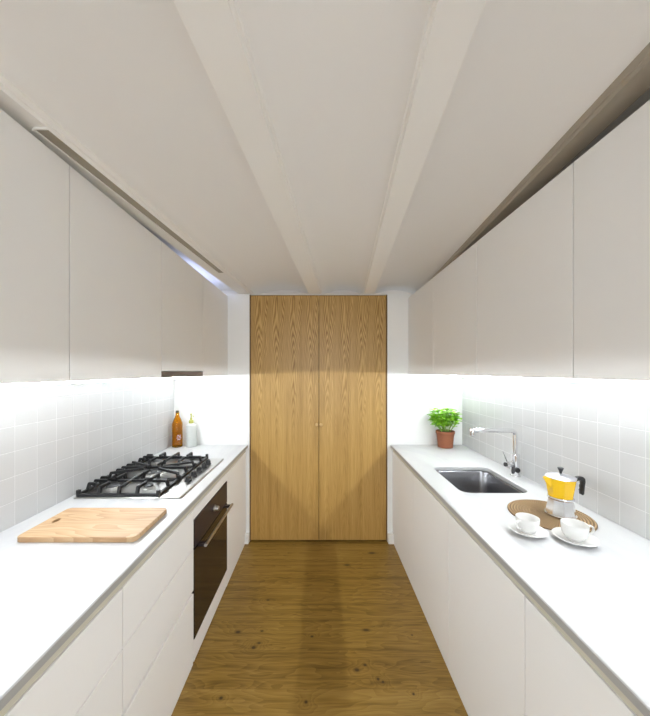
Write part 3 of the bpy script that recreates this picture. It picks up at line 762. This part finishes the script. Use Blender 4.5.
for i in range(26):
    a = rnd.uniform(0, 2*math.pi); rr_ = math.sqrt(rnd.random())
    H = .110 + .135*rnd.random()*(1-.5*rr_) 
    tip = Vector((math.cos(a)*rr_*.128-.006, math.sin(a)*rr_*.072, .132 + H))
    base = Vector((math.cos(a)*rr_*.035, math.sin(a)*rr_*.035, .134)); mid = (base+tip)/2 + Vector((math.cos(a), math.sin(a), 0))*(.012*rr_) 
    tube(stems, [base, mid, tip], [.0022, .0018, .001], 6)
    for t_ in (.38, .6, .8, .98):
        c = base.lerp(tip, t_) + (mid-(base+tip)/2)*(4*t_*(1-t_))
        a0 = rnd.uniform(0, 6.28)
        for q in range(4 if t_ > .5 else 2):
            th = a0 + q*(6.283/4) + rnd.uniform(-.4, .4); el = rnd.uniform(-.2, .6)
            d = Vector((math.cos(th)*math.cos(el), math.sin(th)*math.cos(el), math.sin(el)))
            L_ = rnd.uniform(.030, .058); leaf(leaves, c, d, Vector((0, 0, 1)), L_, L_*.33)
obj('stems', stems, STEM, pp)
obj('foliage', leaves, LEAF, pp, smooth='all')

# ------------------------------------------------------------------ mat, coffee pot, cups
MX, MY = 1.066, 1.452
pm = thing('placemat', 'round brown woven rattan mat on the right worktop', 'mat', (MX, MY, WT))
prof = [(0, .0005)]
prof += [(.1675, .0005)]; N = 14
for k in range(N):
    r1 = .1675 - k*.0118
    for t_ in (0, .25, .5, .75): prof.append((r1 - .0118*t_, .004 + .004*math.sin(math.pi*t_)))
prof += [(0, .006)]
lathe_obj('weave', prof, RATTAN, pm, 96)

mk = thing('moka_pot', 'yellow and aluminium stovetop coffee pot with black handle standing on the mat', 'coffee pot', (1.108, 1.440, WT+.0085)); mk.scale = (1.05, 1.05, 1.03)
P8 = R(22.5)
def oct_(name, prof, m, parent):
    bm = bmesh.new(); lathe(bm, prof, 8, phase=P8); finish(bm)
    es = [e for e in bm.edges if abs(e.verts[0].co.z-e.verts[1].co.z) > .004 and e.calc_face_angle(0) > R(20)]
    bmesh.ops.bevel(bm, geom=es, offset=.0015, segments=2, affect='EDGES')
    return obj(name, bm, m, parent, smooth=True)
oct_('boiler', [(0, 0), (.055, 0), (.057, .004), (.056, .012), (.046, .066), (.045, .072), (0, .072)], ALU, mk)
lathe_obj('base_plate', [(0, .0002), (.0565, .0002), (.058, .003), (.058, .007), (.056, .009), (0, .012)], ALU, mk)
lathe_obj('valve_ring', [(.030, .0722), (.047, .0722), (.049, .075), (.049, .080), (.046, .083), (.030, .083)], ALU, mk)
oct_('jug', [(0, .0835), (.0455, .0835), (.0465, .088), (.058, .162), (.0595, .165), (.057, .166), (.0, .166)], YELLOW, mk)
ld = oct_('lid', [(0, .1665), (.0595, .1665), (.0595, .169), (.050, .174), (.020, .182), (0, .184)], LIDM, mk)
lathe_obj('lid_knob', [(0, .183), (.0045, .183), (.0055, .190), (.010, .202), (.0125, .208), (.009, .211), (0, .211)], BLACKP, mk, 20)
# spout (wedge) on the left, handle on the right
bm = bmesh.new()
v = [(-.050, -.020, .166), (-.050, .020, .166), (-.079, 0, .169), (-.0505, -.013, .128), (-.0505, .013, .128), (-.0490, 0, .115)]
v = [bm.verts.new(p) for p in v]
for f in ((0, 1, 2), (0, 2, 3), (1, 4, 2), (3, 2, 5), (4, 5, 2), (0, 3, 4, 1), (3, 5, 4)): bm.faces.new([v[i] for i in f])
obj('pouring_spout', bm, YELLOW, mk)
bm = bmesh.new()
prof_h = [(.056, .160), (.074, .170), (.092, .170), (.101, .162), (.103, .148), (.100, .130), (.0985, .112), (.097, .095), (.092, .088), (.086, .092), (.086, .102), (.084, .108), (.088, .116), (.086, .126), (.090, .138), (.088, .150), (.080, .155), (.058, .150)]
a = [bm.verts.new((x, -.009, z)) for x, z in prof_h]; b_ = [bm.verts.new((x, .009, z)) for x, z in prof_h]
bm.faces.new(a); bm.faces.new(b_[::-1])
for i in range(len(a)): j = (i+1) % len(a); bm.faces.new((a[i], a[j], b_[j], b_[i]))
finish(bm, .002, 2); obj('handle', bm, BLACKP, mk, smooth=True)

cup_loc = [(.858, 1.292, -160, 'white espresso cup on the left saucer, nearer the sink', 'white saucer under the cup nearer the sink', 1.0),
           (1.003, 1.232, -8, 'white espresso cup on the right saucer, nearer the wall', 'white saucer under the cup nearer the tiled wall', 1.06)]
def make_cup(label):
    c = thing('coffee_cup', label, 'cup', (0, 0, 0), 'white espresso cups')
    lathe_obj('bowl', [(0, .003), (.019, .003), (.020, 0), (.023, 0), (.024, .004), (.032, .010), (.0385, .022), (.0415, .040), (.0425, .058), (.0420, .059), (.0405, .058), (.0395, .040), (.0365, .024), (.030, .013), (.018, .008), (0, .007)], PORC, c)
    bm = bmesh.new(); pts = [(.040, 0, .050), (.052, 0, .053), (.061, 0, .048), (.063, 0, .038), (.058, 0, .027), (.048, 0, .020), (.037, 0, .018)]
    tube(bm, pts, [.0035, .0035, .0035, .0035, .0033, .003, .003], 10, flat=1.4)
    obj('handle', bm, PORC, c, smooth=True)
    return c
def make_saucer(label):
    bm = bmesh.new(); lathe(bm, [(0, .004), (.030, .004), (.031, 0), (.036, 0), (.038, .004), (.056, .010), (.068, .016), (.069, .0175), (.067, .0180), (.055, .0135), (.038, .008), (.028, .0065), (0, .0065)], 48)
    o = obj('saucer', bm, PORC, smooth=True); o['label'] = label; o['category'] = 'saucer'; o['group'] = 'white saucers'
    return o
cup0 = make_cup(cup_loc[0][3]); sau0 = make_saucer(cup_loc[0][4])
for i, (x, y, rz, l1, l2, sc_) in enumerate(cup_loc):
    if i == 0: c, s_ = cup0, sau0
    else:
        c = cup0.copy(); C.objects.link(c)
        for ch in list(cup0.children):
            d = ch.copy(); C.objects.link(d); d.parent = c
        s_ = sau0.copy(); C.objects.link(s_)
    c['label'] = l1; s_['label'] = l2
    c.location = (x, y, WT + .0068*sc_ + .0003); c.rotation_euler = (0, 0, R(rz)); c.scale = (sc_,)*3
    s_.location = (x, y, WT + .0002); s_.rotation_euler = (0, 0, 0); s_.scale = (sc_,)*3

# ------------------------------------------------------------------ light
def area(name, loc, rot, sx, sy, power, col):
    l = bpy.data.lights.new(name, 'AREA'); l.shape = 'RECTANGLE'; l.size = sx; l.size_y = sy; l.energy = power; l.color = col
    o = bpy.data.objects.new(name, l); C.objects.link(o); o.location = loc; o.rotation_euler = rot
    return o
area('added_window_fill', (0, YB-.25, 1.35), (R(72), 0, 0), 1.5, 1.9, 44, (0.92, 0.96, 1.0))  # added fill from behind the camera, no known source there
area('added_blue_fill', (-1.08, 2.55, 2.25), (R(180), 0, 0), .30, .60, .8, (0.5, 0.6, 1.0))  # added unseen lamp, no real fitting; tints the far-left vault blue
w = bpy.data.worlds.new('world'); bpy.context.scene.world = w; w.use_nodes = True
w.node_tree.nodes['Background'].inputs[0].default_value = (0.9, 0.95, 1.0, 1); w.node_tree.nodes['Background'].inputs[1].default_value = 0.6

# ------------------------------------------------------------------ camera
cam = bpy.data.cameras.new('camera'); co = bpy.data.objects.new('camera', cam); C.objects.link(co)
cam.sensor_fit = 'AUTO'; cam.sensor_width = 36; cam.lens = 314/716*36
cam.shift_x = 6/716; cam.shift_y = 13.5/716; cam.clip_start = 0.02
co.location = (0, 0, EYE); co.rotation_euler = (R(90), 0, 0)
S = bpy.context.scene; S.camera = co
S.view_settings.view_transform = 'Standard'; S.view_settings.look = 'None'; S.view_settings.gamma = 1; S.view_settings.use_curve_mapping = False
S.view_settings.exposure = 0.15
S.cycles.max_bounces = 14; S.cycles.diffuse_bounces = 10; S.cycles.transmission_bounces = 12
